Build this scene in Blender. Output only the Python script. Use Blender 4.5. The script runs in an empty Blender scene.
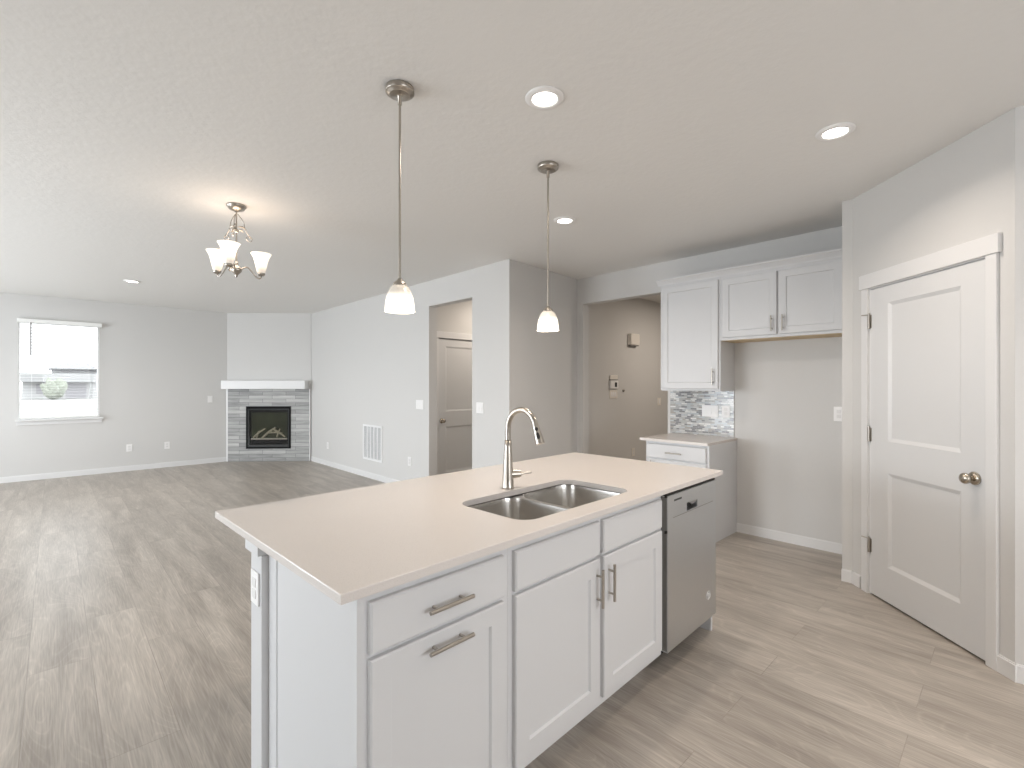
import bpy, bmesh, math, random
from mathutils import Vector, Matrix
from mathutils.geometry import tessellate_polygon
random.seed(7)
PI = math.pi
SC = bpy.context.scene
COL = SC.collection

# ------------------------------------------------------------------ camera
CAM_H, CEIL = 1.41, 2.73
cam = bpy.data.cameras.new('camera')
cam.sensor_width = 36.0
cam.lens = 480.5 / 1024 * 36.0
cam.shift_y = 0.7 / 1024
cam.clip_start = 0.05
camo = bpy.data.objects.new('camera', cam)
camo.location = (0, 0, CAM_H)
camo.rotation_euler = (math.radians(90), 0, math.radians(-43.63))
COL.objects.link(camo)
SC.camera = camo

# ------------------------------------------------------------------ world, exposure
SC.view_settings.view_transform = 'Standard'
SC.view_settings.look = 'None'
SC.view_settings.gamma = 1.0
SC.view_settings.use_curve_mapping = False
SC.view_settings.exposure = 0.41
SC.cycles.use_denoising = True
SC.cycles.max_bounces = 12
SC.cycles.diffuse_bounces = 6
SC.cycles.sample_clamp_indirect = 6.0
SC.cycles.caustics_reflective = False
SC.cycles.caustics_refractive = False

world = bpy.data.worlds.new('sky')
world.use_nodes = True
SC.world = world
bgn = world.node_tree.nodes['Background']
bgn.inputs[0].default_value = (0.93, 0.97, 1.0, 1)
bgn.inputs[1].default_value = 3.0

# ------------------------------------------------------------------ lights
def area(name, loc, rot, sx, sy, power, color=(1, 1, 1), shape='RECTANGLE', spread=180):
    l = bpy.data.lights.new(name, 'AREA')
    l.shape = shape
    l.size = sx
    if shape == 'RECTANGLE':
        l.size_y = sy
    l.energy = power
    l.color = color
    l.spread = math.radians(spread)
    o = bpy.data.objects.new(name, l)
    o.location = loc
    o.rotation_euler = rot
    COL.objects.link(o)
    return o

DAY = (0.86, 0.93, 1.0)
WARM = (1.0, 0.88, 0.77)
# added lamps outside unseen openings, standing in for daylight; the rear one is fill
WR = (0, math.radians(-90), 0)
area('daylight_patio', (-3.62, 4.6, 1.1), WR, 2.1, 2.3, 115, DAY)
area('daylight_nook', (-3.62, 1.2, 1.5), WR, 1.3, 1.7, 12, DAY)
area('daylight_living', (-3.62, 8.0, 1.55), WR, 1.4, 1.9, 95, DAY)
area('rear_fill', (1.0, -3.25, 1.5), (math.radians(90), 0, 0), 2.6, 1.5, 36, (0.95, 0.96, 1.0))
CANS = [(1.632, 1.495), (2.945, 0.65), (2.963, 2.495), (0.722, 7.76)]

# ------------------------------------------------------------------ materials
def newmat(name):
    m = bpy.data.materials.new(name)
    m.use_nodes = True
    return m, m.node_tree.nodes, m.node_tree.links, m.node_tree.nodes['Principled BSDF']

def mat(name, col, rough=0.5, metal=0.0, bump=0, scale=200, vary=0.0, coat=0.0, spec=0.5, stretch=None):
    m, N, L, b = newmat(name)
    b.inputs['Roughness'].default_value = rough
    b.inputs['Metallic'].default_value = metal
    b.inputs['Coat Weight'].default_value = coat
    b.inputs['Specular IOR Level'].default_value = spec
    tc = N.new('ShaderNodeTexCoord')
    mp = N.new('ShaderNodeMapping')
    if stretch:
        mp.inputs['Scale'].default_value = stretch
    L.new(tc.outputs['Object'], mp.inputs[0])
    n = N.new('ShaderNodeTexNoise')
    n.inputs['Scale'].default_value = scale
    n.inputs['Detail'].default_value = 3
    L.new(mp.outputs[0], n.inputs['Vector'])
    mx = N.new('ShaderNodeMixRGB')
    mx.inputs[1].default_value = (*[c * (1 - vary) for c in col], 1)
    mx.inputs[2].default_value = (*[min(1, c * (1 + vary)) for c in col], 1)
    L.new(n.outputs[0], mx.inputs[0])
    L.new(mx.outputs[0], b.inputs['Base Color'])
    if bump:
        bp = N.new('ShaderNodeBump')
        bp.inputs['Strength'].default_value = bump
        bp.inputs['Distance'].default_value = 0.002
        L.new(n.outputs[0], bp.inputs['Height'])
        L.new(bp.outputs[0], b.inputs['Normal'])
    return m

def emis(name, col, s):
    m, N, L, b = newmat(name)
    b.inputs['Base Color'].default_value = (*col, 1)
    b.inputs['Emission Color'].default_value = (*col, 1)
    b.inputs['Emission Strength'].default_value = s
    return m

M = {}
M['wall'] = mat('wall_paint', (0.63, 0.62, 0.605), 0.75, bump=0.25, scale=90, vary=0.012)
M['ceil'] = mat('ceiling_paint', (0.80, 0.79, 0.77), 0.7, bump=0.9, scale=28, vary=0.01)
M['trim'] = mat('trim_paint', (0.74, 0.735, 0.73), 0.4, vary=0.01)
M['cab'] = mat('cabinet_paint', (0.63, 0.63, 0.635), 0.38, vary=0.01)
M['doorp'] = mat('door_paint', (0.70, 0.70, 0.70), 0.4, vary=0.01)
M['dark'] = mat('matte_black', (0.02, 0.018, 0.016), 0.7)  # plain black for the dishwasher's dark parts and the spray button
M['nickel'] = mat('brushed_nickel', (0.44, 0.405, 0.36), 0.28, 1.0, vary=0.06, scale=60)
M['bronze'] = mat('satin_nickel_knob', (0.48, 0.43, 0.36), 0.22, 1.0, vary=0.05)
M['steel'] = mat('brushed_steel', (0.66, 0.675, 0.69), 0.36, 1.0, bump=0.08, scale=40, vary=0.06, stretch=(1, 1, 30))
M['sinksteel'] = mat('sink_steel', (0.62, 0.60, 0.57), 0.24, 1.0, vary=0.08, scale=30, stretch=(1, 1, 12))
M['steelside'] = mat('steel_side', (0.30, 0.29, 0.27), 0.4, 1.0)
M['plate'] = mat('white_plastic', (0.86, 0.85, 0.84), 0.35)
M['socket'] = mat('socket_plastic', (0.74, 0.73, 0.72), 0.4)
M['slot'] = mat('socket_slots', (0.25, 0.24, 0.23), 0.5)
M['almond'] = mat('almond_plastic', (0.80, 0.76, 0.70), 0.45)
M['screen'] = mat('keypad_screen', (0.05, 0.05, 0.05), 0.2)
M['blind'] = mat('blind_vinyl', (0.88, 0.88, 0.86), 0.5)
M['black'] = mat('firebox_black', (0.006, 0.006, 0.006), 0.6, spec=0.1)
M['graymetal'] = mat('firebox_frame', (0.035, 0.037, 0.037), 0.5, 0.0, spec=0.3)
M['brick_in'] = mat('firebox_liner', (0.035, 0.038, 0.025), 0.9, vary=0.5, scale=7, spec=0.1)
M['log'] = mat('ceramic_log', (0.22, 0.20, 0.14), 0.9, bump=0.8, scale=30, vary=0.5)
M['ember'] = mat('ember_bed', (0.25, 0.23, 0.19), 0.95, bump=0.8, scale=60, vary=0.5)
M['hvac'] = mat('grille_enamel', (0.82, 0.82, 0.82), 0.4)
M['hvacin'] = mat('grille_recess', (0.42, 0.42, 0.42), 0.8)
M['ext_wall'] = mat('house_siding', (0.52, 0.52, 0.52), 0.9, vary=0.03, scale=2)
M['ext_roof'] = mat('roof_shingle', (0.21, 0.21, 0.215), 0.9, vary=0.08, scale=3)
M['ext_trim'] = mat('house_trim', (0.33, 0.33, 0.33), 0.8)
M['ext_gar'] = mat('garage_door_grey', (0.38, 0.37, 0.39), 0.8)
M['ext_green'] = mat('shrub_leaves', (0.27, 0.29, 0.24), 0.9, vary=0.25, scale=6)
M['ground'] = mat('dry_lawn', (0.245, 0.245, 0.235), 1.0, vary=0.06, scale=0.6)
M['can_lens'] = emis('can_lens', (1.0, 0.95, 0.88), 9.0)

def mat_quartz():
    m, N, L, b = newmat('quartz_top')
    b.inputs['Roughness'].default_value = 0.25
    tc = N.new('ShaderNodeTexCoord')
    n1 = N.new('ShaderNodeTexNoise'); n1.inputs['Scale'].default_value = 3.0
    n2 = N.new('ShaderNodeTexNoise'); n2.inputs['Scale'].default_value = 420.0; n2.inputs['Detail'].default_value = 1
    L.new(tc.outputs['Object'], n1.inputs['Vector']); L.new(tc.outputs['Object'], n2.inputs['Vector'])
    r1 = N.new('ShaderNodeValToRGB')
    r1.color_ramp.elements[0].color = (0.655, 0.61, 0.575, 1); r1.color_ramp.elements[1].color = (0.69, 0.645, 0.61, 1)
    r2 = N.new('ShaderNodeValToRGB')
    r2.color_ramp.elements[0].position = 0.30; r2.color_ramp.elements[0].color = (0.80, 0.80, 0.80, 1)
    r2.color_ramp.elements[1].position = 0.42; r2.color_ramp.elements[1].color = (1, 1, 1, 1)
    L.new(n1.outputs[0], r1.inputs[0]); L.new(n2.outputs[0], r2.inputs[0])
    mx = N.new('ShaderNodeMixRGB'); mx.blend_type = 'MULTIPLY'; mx.inputs[0].default_value = 1
    L.new(r1.outputs[0], mx.inputs[1]); L.new(r2.outputs[0], mx.inputs[2])
    L.new(mx.outputs[0], b.inputs['Base Color'])
    return m
M['quartz'] = mat_quartz()

def mat_floor():
    m, N, L, b = newmat('plank_floor')
    tc = N.new('ShaderNodeTexCoord')
    mp = N.new('ShaderNodeMapping')
    mp.inputs['Rotation'].default_value = (0, 0, math.radians(90))
    mp.inputs['Location'].default_value = (0.3, -0.14 + 0.235 * 8, 0)
    L.new(tc.outputs['Object'], mp.inputs[0])
    br = N.new('ShaderNodeTexBrick')
    br.offset = 0.37; br.offset_frequency = 2
    br.inputs['Scale'].default_value = 1.0
    br.inputs['Mortar Size'].default_value = 0.0016
    br.inputs['Mortar Smooth'].default_value = 0.3
    br.inputs['Brick Width'].default_value = 1.5
    br.inputs['Row Height'].default_value = 0.235
    br.inputs['Color1'].default_value = (0, 0, 0, 1); br.inputs['Color2'].default_value = (1, 1, 1, 1)
    br.inputs['Mortar'].default_value = (0.5, 0.5, 0.5, 1)
    L.new(mp.outputs[0], br.inputs['Vector'])
    sep = N.new('ShaderNodeMath'); sep.operation = 'MULTIPLY'; sep.inputs[1].default_value = 37.0
    L.new(br.outputs['Color'], sep.inputs[0])
    # broad streaks along the plank
    ms = N.new('ShaderNodeMapping'); ms.inputs['Scale'].default_value = (1.1, 9.0, 1)
    L.new(mp.outputs[0], ms.inputs[0])
    n1 = N.new('ShaderNodeTexNoise'); n1.noise_dimensions = '4D'
    n1.inputs['Scale'].default_value = 1.0; n1.inputs['Detail'].default_value = 5; n1.inputs['Distortion'].default_value = 0.6
    L.new(ms.outputs[0], n1.inputs['Vector']); L.new(sep.outputs[0], n1.inputs['W'])
    # fine fibres
    mf = N.new('ShaderNodeMapping'); mf.inputs['Scale'].default_value = (6, 160, 1)
    L.new(mp.outputs[0], mf.inputs[0])
    n2 = N.new('ShaderNodeTexNoise'); n2.inputs['Scale'].default_value = 1.0; n2.inputs['Detail'].default_value = 3
    L.new(mf.outputs[0], n2.inputs['Vector'])
    # cathedral figure: contours of a soft stretched noise
    mc = N.new('ShaderNodeMapping'); mc.inputs['Scale'].default_value = (1.0, 5.0, 1)
    L.new(mp.outputs[0], mc.inputs[0])
    n3 = N.new('ShaderNodeTexNoise'); n3.noise_dimensions = '4D'
    n3.inputs['Scale'].default_value = 1.1; n3.inputs['Detail'].default_value = 0.6; n3.inputs['Distortion'].default_value = 0.3
    L.new(mc.outputs[0], n3.inputs['Vector']); L.new(sep.outputs[0], n3.inputs['W'])
    k = N.new('ShaderNodeMath'); k.operation = 'MULTIPLY'; k.inputs[1].default_value = 20.0
    L.new(n3.outputs[0], k.inputs[0])
    fr = N.new('ShaderNodeMath'); fr.operation = 'PINGPONG'; fr.inputs[1].default_value = 0.5
    L.new(k.outputs[0], fr.inputs[0])
    rc = N.new('ShaderNodeValToRGB')
    rc.color_ramp.elements[0].position = 0.0; rc.color_ramp.elements[0].color = (1.15, 1.15, 1.15, 1)
    rc.color_ramp.elements[1].position = 0.16; rc.color_ramp.elements[1].color = (1, 1, 1, 1)
    L.new(fr.outputs[0], rc.inputs[0])
    r1 = N.new('ShaderNodeValToRGB')
    e = r1.color_ramp.elements
    e[0].position = 0.30; e[0].color = (0.280, 0.246, 0.212, 1)
    e[1].position = 0.70; e[1].color = (0.465, 0.418, 0.366, 1)
    L.new(n1.outputs[0], r1.inputs[0])
    tone = N.new('ShaderNodeMapRange'); tone.inputs[3].default_value = 0.95; tone.inputs[4].default_value = 1.05
    L.new(br.outputs['Color'], tone.inputs[0])
    m1 = N.new('ShaderNodeMixRGB'); m1.blend_type = 'MULTIPLY'; m1.inputs[0].default_value = 1
    L.new(r1.outputs[0], m1.inputs[1]); L.new(tone.outputs[0], m1.inputs[2])
    m2 = N.new('ShaderNodeMixRGB'); m2.blend_type = 'MULTIPLY'; m2.inputs[0].default_value = 0.8
    L.new(m1.outputs[0], m2.inputs[1]); L.new(rc.outputs[0], m2.inputs[2])
    f2 = N.new('ShaderNodeMapRange'); f2.inputs[1].default_value = 0.3; f2.inputs[2].default_value = 0.7
    f2.inputs[3].default_value = 0.82; f2.inputs[4].default_value = 1.15
    L.new(n2.outputs[0], f2.inputs[0])
    m3 = N.new('ShaderNodeMixRGB'); m3.blend_type = 'MULTIPLY'; m3.inputs[0].default_value = 1
    L.new(m2.outputs[0], m3.inputs[1]); L.new(f2.outputs[0], m3.inputs[2])
    m4 = N.new('ShaderNodeMixRGB'); m4.inputs[2].default_value = (0.16, 0.135, 0.11, 1)
    q = N.new('ShaderNodeMath'); q.operation = 'MULTIPLY'; q.inputs[1].default_value = 0.4
    L.new(br.outputs['Fac'], q.inputs[0])
    L.new(q.outputs[0], m4.inputs[0]); L.new(m3.outputs[0], m4.inputs[1])
    L.new(m4.outputs[0], b.inputs['Base Color'])
    b.inputs['Roughness'].default_value = 0.36
    b.inputs['Specular IOR Level'].default_value = 0.7
    bp = N.new('ShaderNodeBump'); bp.inputs['Strength'].default_value = 0.12; bp.inputs['Distance'].default_value = 0.002
    L.new(n2.outputs[0], bp.inputs['Height']); L.new(bp.outputs[0], b.inputs['Normal'])
    return m
M['floor'] = mat_floor()

def mat_stone():
    m, N, L, b = newmat('ledger_stone')
    tc = N.new('ShaderNodeTexCoord')
    sx = N.new('ShaderNodeSeparateXYZ'); cb = N.new('ShaderNodeCombineXYZ')
    L.new(tc.outputs['Object'], sx.inputs[0]); L.new(sx.outputs[0], cb.inputs[0]); L.new(sx.outputs[2], cb.inputs[1])
    br = N.new('ShaderNodeTexBrick'); br.offset = 0.41
    br.inputs['Scale'].default_value = 1.0
    br.inputs['Mortar Size'].default_value = 0.003
    br.inputs['Brick Width'].default_value = 0.42
    br.inputs['Row Height'].default_value = 0.0675
    br.inputs['Color1'].default_value = (0, 0, 0, 1); br.inputs['Color2'].default_value = (1, 1, 1, 1)
    br.inputs['Mortar'].default_value = (0.3, 0.3, 0.3, 1)
    L.new(cb.outputs[0], br.inputs['Vector'])
    mp = N.new('ShaderNodeMapping'); mp.inputs['Scale'].default_value = (2.2, 26, 1)
    L.new(cb.outputs[0], mp.inputs[0])
    n = N.new('ShaderNodeTexNoise'); n.noise_dimensions = '4D'; n.inputs['Scale'].default_value = 1.3; n.inputs['Detail'].default_value = 4; n.inputs['Distortion'].default_value = 0.5
    L.new(mp.outputs[0], n.inputs['Vector'])
    w = N.new('ShaderNodeMath'); w.operation = 'MULTIPLY'; w.inputs[1].default_value = 20
    L.new(br.outputs['Color'], w.inputs[0]); L.new(w.outputs[0], n.inputs['W'])
    add = N.new('ShaderNodeMixRGB'); add.inputs[0].default_value = 0.35
    L.new(n.outputs[0], add.inputs[1]); L.new(br.outputs['Color'], add.inputs[2])
    r = N.new('ShaderNodeValToRGB'); e = r.color_ramp.elements
    e[0].position = 0.25; e[0].color = (0.235, 0.235, 0.23, 1)
    e[1].position = 0.78; e[1].color = (0.55, 0.545, 0.53, 1)
    el = e.new(0.5); el.color = (0.38, 0.38, 0.37, 1)
    L.new(add.outputs[0], r.inputs[0])
    mx = N.new('ShaderNodeMixRGB'); mx.inputs[2].default_value = (0.16, 0.16, 0.165, 1)
    L.new(br.outputs['Fac'], mx.inputs[0]); L.new(r.outputs[0], mx.inputs[1])
    L.new(mx.outputs[0], b.inputs['Base Color'])
    b.inputs['Roughness'].default_value = 0.55
    bp = N.new('ShaderNodeBump'); bp.inputs['Strength'].default_value = 0.6; bp.inputs['Distance'].default_value = 0.006
    L.new(add.outputs[0], bp.inputs['Height']); L.new(bp.outputs[0], b.inputs['Normal'])
    return m
M['stone'] = mat_stone()

def mat_mosaic():
    m, N, L, b = newmat('glass_mosaic')
    tc = N.new('ShaderNodeTexCoord')
    sx = N.new('ShaderNodeSeparateXYZ'); cb = N.new('ShaderNodeCombineXYZ')
    L.new(tc.outputs['Object'], sx.inputs[0]); L.new(sx.outputs[0], cb.inputs[0]); L.new(sx.outputs[2], cb.inputs[1])
    br = N.new('ShaderNodeTexBrick'); br.offset = 0.37; br.squash = 0.55; br.squash_frequency = 3
    br.inputs['Scale'].default_value = 1.0
    br.inputs['Mortar Size'].default_value = 0.0016
    br.inputs['Brick Width'].default_value = 0.062
    br.inputs['Row Height'].default_value = 0.0165
    br.inputs['Color1'].default_value = (0, 0, 0, 1); br.inputs['Color2'].default_value = (1, 1, 1, 1)
    br.inputs['Mortar'].default_value = (0.5, 0.5, 0.5, 1)
    L.new(cb.outputs[0], br.inputs['Vector'])
    r = N.new('ShaderNodeValToRGB'); r.color_ramp.interpolation = 'CONSTANT'
    e = r.color_ramp.elements
    e[0].position = 0.0; e[0].color = (0.24, 0.24, 0.25, 1)
    e[1].position = 0.84; e[1].color = (0.74, 0.74, 0.72, 1)
    for p, c in ((0.22, (0.44, 0.44, 0.43, 1)), (0.42, (0.58, 0.58, 0.57, 1)), (0.58, (0.38, 0.36, 0.33, 1)), (0.70, (0.50, 0.53, 0.55, 1))):
        el = e.new(p); el.color = c
    L.new(br.outputs['Color'], r.inputs[0])
    mx = N.new('ShaderNodeMixRGB'); mx.inputs[2].default_value = (0.42, 0.42, 0.42, 1)
    L.new(br.outputs['Fac'], mx.inputs[0]); L.new(r.outputs[0], mx.inputs[1])
    L.new(mx.outputs[0], b.inputs['Base Color'])
    b.inputs['Roughness'].default_value = 0.12
    bp = N.new('ShaderNodeBump'); bp.inputs['Strength'].default_value = 0.5; bp.inputs['Distance'].default_value = 0.003
    L.new(br.outputs['Color'], bp.inputs['Height']); L.new(bp.outputs[0], b.inputs['Normal'])
    return m
M['mosaic'] = mat_mosaic()

def mat_glass(name='window_glass', k=0.012):
    m, N, L, b = newmat(name)
    out = N['Material Output']
    t = N.new('ShaderNodeBsdfTransparent'); g = N.new('ShaderNodeBsdfGlossy'); g.inputs['Roughness'].default_value = 0.03
    mx = N.new('ShaderNodeMixShader'); mx.inputs[0].default_value = k
    L.new(t.outputs[0], mx.inputs[1]); L.new(g.outputs[0], mx.inputs[2]); L.new(mx.outputs[0], out.inputs[0])
    return m
M['glass'] = mat_glass()
M['fireglass'] = mat_glass('fireplace_glass', 0.015)

def mat_shade(name, col, s_lo, s_hi, z0, z1):
    """opal glass: lit by the bulb inside, brightest beside the bulb"""
    m, N, L, b = newmat(name)
    b.inputs['Base Color'].default_value = (0.70, 0.64, 0.56, 1)
    b.inputs['Roughness'].default_value = 0.25
    tc = N.new('ShaderNodeTexCoord'); sx = N.new('ShaderNodeSeparateXYZ')
    L.new(tc.outputs['Object'], sx.inputs[0])
    mr = N.new('ShaderNodeMapRange'); mr.inputs[1].default_value = z0; mr.inputs[2].default_value = z1
    mr.inputs[3].default_value = s_lo; mr.inputs[4].default_value = s_hi
    mr.interpolation_type = 'SMOOTHSTEP'
    L.new(sx.outputs[2], mr.inputs[0])
    b.inputs['Emission Color'].default_value = (*col, 1)
    L.new(mr.outputs[0], b.inputs['Emission Strength'])
    return m
M['shade_pend'] = mat_shade('opal_glass_pendant', (1.0, 0.93, 0.82), 0.9, 0.10, 1.785, 1.825)
M['shade_chan'] = mat_shade('opal_glass_bell', (1.0, 0.92, 0.80), 0.30, 0.75, 0.01, 0.06)

# ------------------------------------------------------------------ mesh helpers
class MB:
    def __init__(s):
        s.v = []; s.f = []; s.smooth = []
    def add(s, vs, fs, smooth=False):
        o = len(s.v)
        s.v += [tuple(v) for v in vs]
        for f in fs:
            s.f.append(tuple(i + o for i in f)); s.smooth.append(smooth)
        return s
    def box(s, x0, x1, y0, y1, z0, z1, ch=0.0):
        if x0 > x1: x0, x1 = x1, x0
        if y0 > y1: y0, y1 = y1, y0
        if z0 > z1: z0, z1 = z1, z0
        if ch <= 0:
            vs = [(x, y, z) for z in (z0, z1) for x, y in ((x0, y0), (x1, y0), (x1, y1), (x0, y1))]
            return s.add(vs, [(3, 2, 1, 0), (4, 5, 6, 7), (0, 1, 5, 4), (1, 2, 6, 5), (2, 3, 7, 6), (3, 0, 4, 7)])
        bm = bmesh.new()
        bmesh.ops.create_cube(bm, size=1)
        for v in bm.verts:
            v.co = Vector(((x0 + x1) / 2 + v.co.x * (x1 - x0), (y0 + y1) / 2 + v.co.y * (y1 - y0), (z0 + z1) / 2 + v.co.z * (z1 - z0)))
        bmesh.ops.bevel(bm, geom=list(bm.edges), offset=ch, segments=2, profile=0.5, affect='EDGES')
        bm.verts.index_update()
        s.add([v.co[:] for v in bm.verts], [tuple(v.index for v in f.verts) for f in bm.faces])
        bm.free()
        return s
    def prism(s, pts, z0, z1):
        """polygon (x, y) extruded upward; points counter-clockwise"""
        n = len(pts)
        vs = [(x, y, z0) for x, y in pts] + [(x, y, z1) for x, y in pts]
        fs = [tuple(range(n))[::-1], tuple(range(n, 2 * n))] + [(i, (i + 1) % n, n + (i + 1) % n, n + i) for i in range(n)]
        return s.add(vs, fs)
    def profile(s, pts, a, b, axis='x'):
        """profile (y, z) swept along x from a to b, or profile (x, z) along y"""
        n = len(pts)
        if axis == 'x': vs = [(a, p, q) for p, q in pts] + [(b, p, q) for p, q in pts]
        else: vs = [(p, a, q) for p, q in pts] + [(p, b, q) for p, q in pts]
        fs = [tuple(range(n)), tuple(range(n, 2 * n))[::-1]] + [(i, n + i, n + (i + 1) % n, (i + 1) % n) for i in range(n)]
        return s.add(vs, fs)
    def tube(s, pts, r, seg=12, cap=True):
        pts = [Vector(p) for p in pts]
        rs = r if isinstance(r, (list, tuple)) else [r] * len(pts)
        vs = []; fs = []
        up = None
        for i, p in enumerate(pts):
            d = (pts[min(i + 1, len(pts) - 1)] - pts[max(i - 1, 0)]).normalized()
            if up is None:
                up = Vector((0, 0, 1)) if abs(d.z) < 0.9 else Vector((1, 0, 0))
            a = d.cross(up)
            if a.length < 1e-5: a = d.cross(Vector((0, 1, 0)))
            a.normalize(); b = d.cross(a).normalized(); up = -b if False else b.cross(Vector((0, 0, 0))) if False else up
            up = a.cross(d).normalized()
            for k in range(seg):
                t = 2 * PI * k / seg
                vs.append(p + (a * math.cos(t) + up * math.sin(t)) * rs[i])
        n = len(pts)
        for i in range(n - 1):
            for k in range(seg):
                fs.append((i * seg + k, i * seg + (k + 1) % seg, (i + 1) * seg + (k + 1) % seg, (i + 1) * seg + k))
        s.add(vs, fs, True)
        if cap:
            s.add([vs[k] for k in range(seg)], [tuple(range(seg))[::-1]])
            s.add([vs[(n - 1) * seg + k] for k in range(seg)], [tuple(range(seg))])
        return s
    def lathe(s, prof, seg=28, M4=None, close=False):
        """prof of (radius, z), spun about z"""
        vs = []; fs = []
        for r, z in prof:
            for k in range(seg):
                t = 2 * PI * k / seg
                vs.append(Vector((r * math.cos(t), r * math.sin(t), z)))
        n = len(prof)
        for i in range(n - 1 + (1 if close else 0)):
            j = (i + 1) % n
            for k in range(seg):
                fs.append((i * seg + k, i * seg + (k + 1) % seg, j * seg + (k + 1) % seg, j * seg + k))
        if M4 is not None: vs = [M4 @ v for v in vs]
        return s.add(vs, fs, True)
    def recess(s, x0, x1, z0, z1, yf, ch, dep, yb=None, raised=0.0):
        """sunk panel seen from -y: sloped border then a flat field"""
        o = [(x0, yf, z0), (x1, yf, z0), (x1, yf, z1), (x0, yf, z1)]
        i = [(x0 + ch, yf + dep, z0 + ch), (x1 - ch, yf + dep, z0 + ch), (x1 - ch, yf + dep, z1 - ch), (x0 + ch, yf + dep, z1 - ch)]
        vs = o + i
        fs = [(k, (k + 1) % 4, 4 + (k + 1) % 4, 4 + k) for k in range(4)]
        if raised > 0:
            c2 = ch + raised * 0.6; c3 = c2 + raised
            vs += [(x0 + c2, yf + dep, z0 + c2), (x1 - c2, yf + dep, z0 + c2), (x1 - c2, yf + dep, z1 - c2), (x0 + c2, yf + dep, z1 - c2)]
            vs += [(x0 + c3, yf + dep * 0.35, z0 + c3), (x1 - c3, yf + dep * 0.35, z0 + c3), (x1 - c3, yf + dep * 0.35, z1 - c3), (x0 + c3, yf + dep * 0.35, z1 - c3)]
            for b in (4, 8):
                fs += [(b + k, b + (k + 1) % 4, b + 4 + (k + 1) % 4, b + 4 + k) for k in range(4)]
            fs.append((12, 13, 14, 15))
        else:
            fs.append((4, 5, 6, 7))
        return s.add(vs, fs)
    def build(s, name, material, parent=None, loc=None, rotz=0.0, bevel=0.0, merge=False):
        me = bpy.data.meshes.new(name)
        me.from_pydata(s.v, [], s.f)
        for p, sm in zip(me.polygons, s.smooth): p.use_smooth = sm
        me.update()
        if isinstance(material, (list, tuple)):
            for x in material: me.materials.append(x)
        else: me.materials.append(material)
        o = bpy.data.objects.new(name, me)
        COL.objects.link(o)
        if parent: o.parent = parent
        if loc is not None: o.location = loc
        if rotz: o.rotation_euler = (0, 0, rotz)
        if bevel:
            b = o.modifiers.new('bevel', 'BEVEL'); b.width = bevel; b.segments = 2; b.limit_method = 'ANGLE'
        return o

def tag(o, label=None, cat=None, group=None, kind=None):
    if label: o['label'] = label
    if cat: o['category'] = cat
    if group: o['group'] = group
    if kind: o['kind'] = kind
    return o

def thing(name, label, cat, loc=(0, 0, 0), rotz=0.0, group=None):
    o = bpy.data.objects.new(name, None)
    o.empty_display_size = 0.1
    COL.objects.link(o)
    o.location = loc
    o.rotation_euler = (0, 0, rotz)
    return tag(o, label, cat, group)

def struct(name, mb, m, **k):
    return tag(mb.build(name, m, **k), kind='structure')

def copy_tree(o, parent=None):
    kids = list(o.children)
    c = o.copy(); COL.objects.link(c); c.parent = parent
    for ch in kids: copy_tree(ch, c)
    return c

def rrect(x0, x1, y0, y1, r, seg=8):
    pts = []
    for cx, cy, a in ((x1 - r, y0 + r, -90), (x1 - r, y1 - r, 0), (x0 + r, y1 - r, 90), (x0 + r, y0 + r, 180)):
        for k in range(seg + 1):
            t = math.radians(a + 90 * k / seg)
            pts.append((cx + r * math.cos(t), cy + r * math.sin(t)))
    return pts

# ------------------------------------------------------------------ room shell
T = 0.12
XL, YB, XR, YW = -3.4, -3.0, 3.314, 10.02          # left wall, rear wall, right wall, window wall
A = (2.295, 10.03); B = (3.455, 9.03)               # fireplace face
XM = 3.46                                            # long wall with the hall opening
C1 = (3.46, 3.67); C2 = (4.75, 3.80)                # kitchen side of that wall's end
XK = 4.75                                            # kitchen wall
struct('floor', MB().box(-3.52, 9.2, -3.2, 10.14, -0.15, 0.0), M['floor'])
struct('ceiling', MB().box(-3.8, 9.4, -3.4, 10.5, CEIL, CEIL + 0.15), M['ceil'])

# window wall with its window hole
WX0, WX1, WZ0, WZ1 = -0.380, 0.522, 0.895, 2.335
w = MB()
w.box(-3.52, WX0, YW, YW + T, 0, CEIL); w.box(WX1, 4.2, YW, YW + T, 0, CEIL)
w.box(WX0, WX1, YW, YW + T, 0, WZ0); w.box(WX0, WX1, YW, YW + T, WZ1, CEIL)
struct('wall_north', w, M['wall'])
# angled chimney breast
struct('wall_fireplace', MB().prism([A, B, (B[0] + 0.3, B[1] + 0.8), (A[0] + 0.6, A[1] + 0.1)], 0, CEIL), M['wall'])
# long wall with the hall opening
OY0, OY1, OZ = 4.29, 5.163, 2.41
w = MB()
w.box(XM, XM + T, OY1, 10.2, 0, CEIL)
w.prism([(XM, C1[1]), (XM + 0.13, C1[1] + 0.013), (XM + T, OY0), (XM, OY0)], 0, CEIL)
w.box(XM, XM + T, OY0, OY1, OZ, CEIL)
struct('wall_east', w, M['wall'])
# short return wall at the kitchen
n_ = Vector((-(C2[1] - C1[1]), C2[0] - C1[0])).normalized()
struct('wall_return', MB().prism([(C1[0] + 0.121, C1[1] + 0.0122), (XK + T, C2[1] + 0.0121), (XK + T, C2[1] + 0.14), (C1[0] + 0.121, C1[1] + 0.15)], 0, CEIL), M['wall'])
# kitchen wall with the foyer opening
KY0, KY1, KZ = 2.57, 3.705, 2.41
w = MB()
w.box(XK, XK + T, 0.5, KY0, 0, CEIL); w.box(XK, XK + T, KY1, C2[1] + 0.0121, 0, CEIL); w.box(XK, XK + T, KY0, KY1, KZ, CEIL)
struct('wall_kitchen', w, M['wall'])
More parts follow.
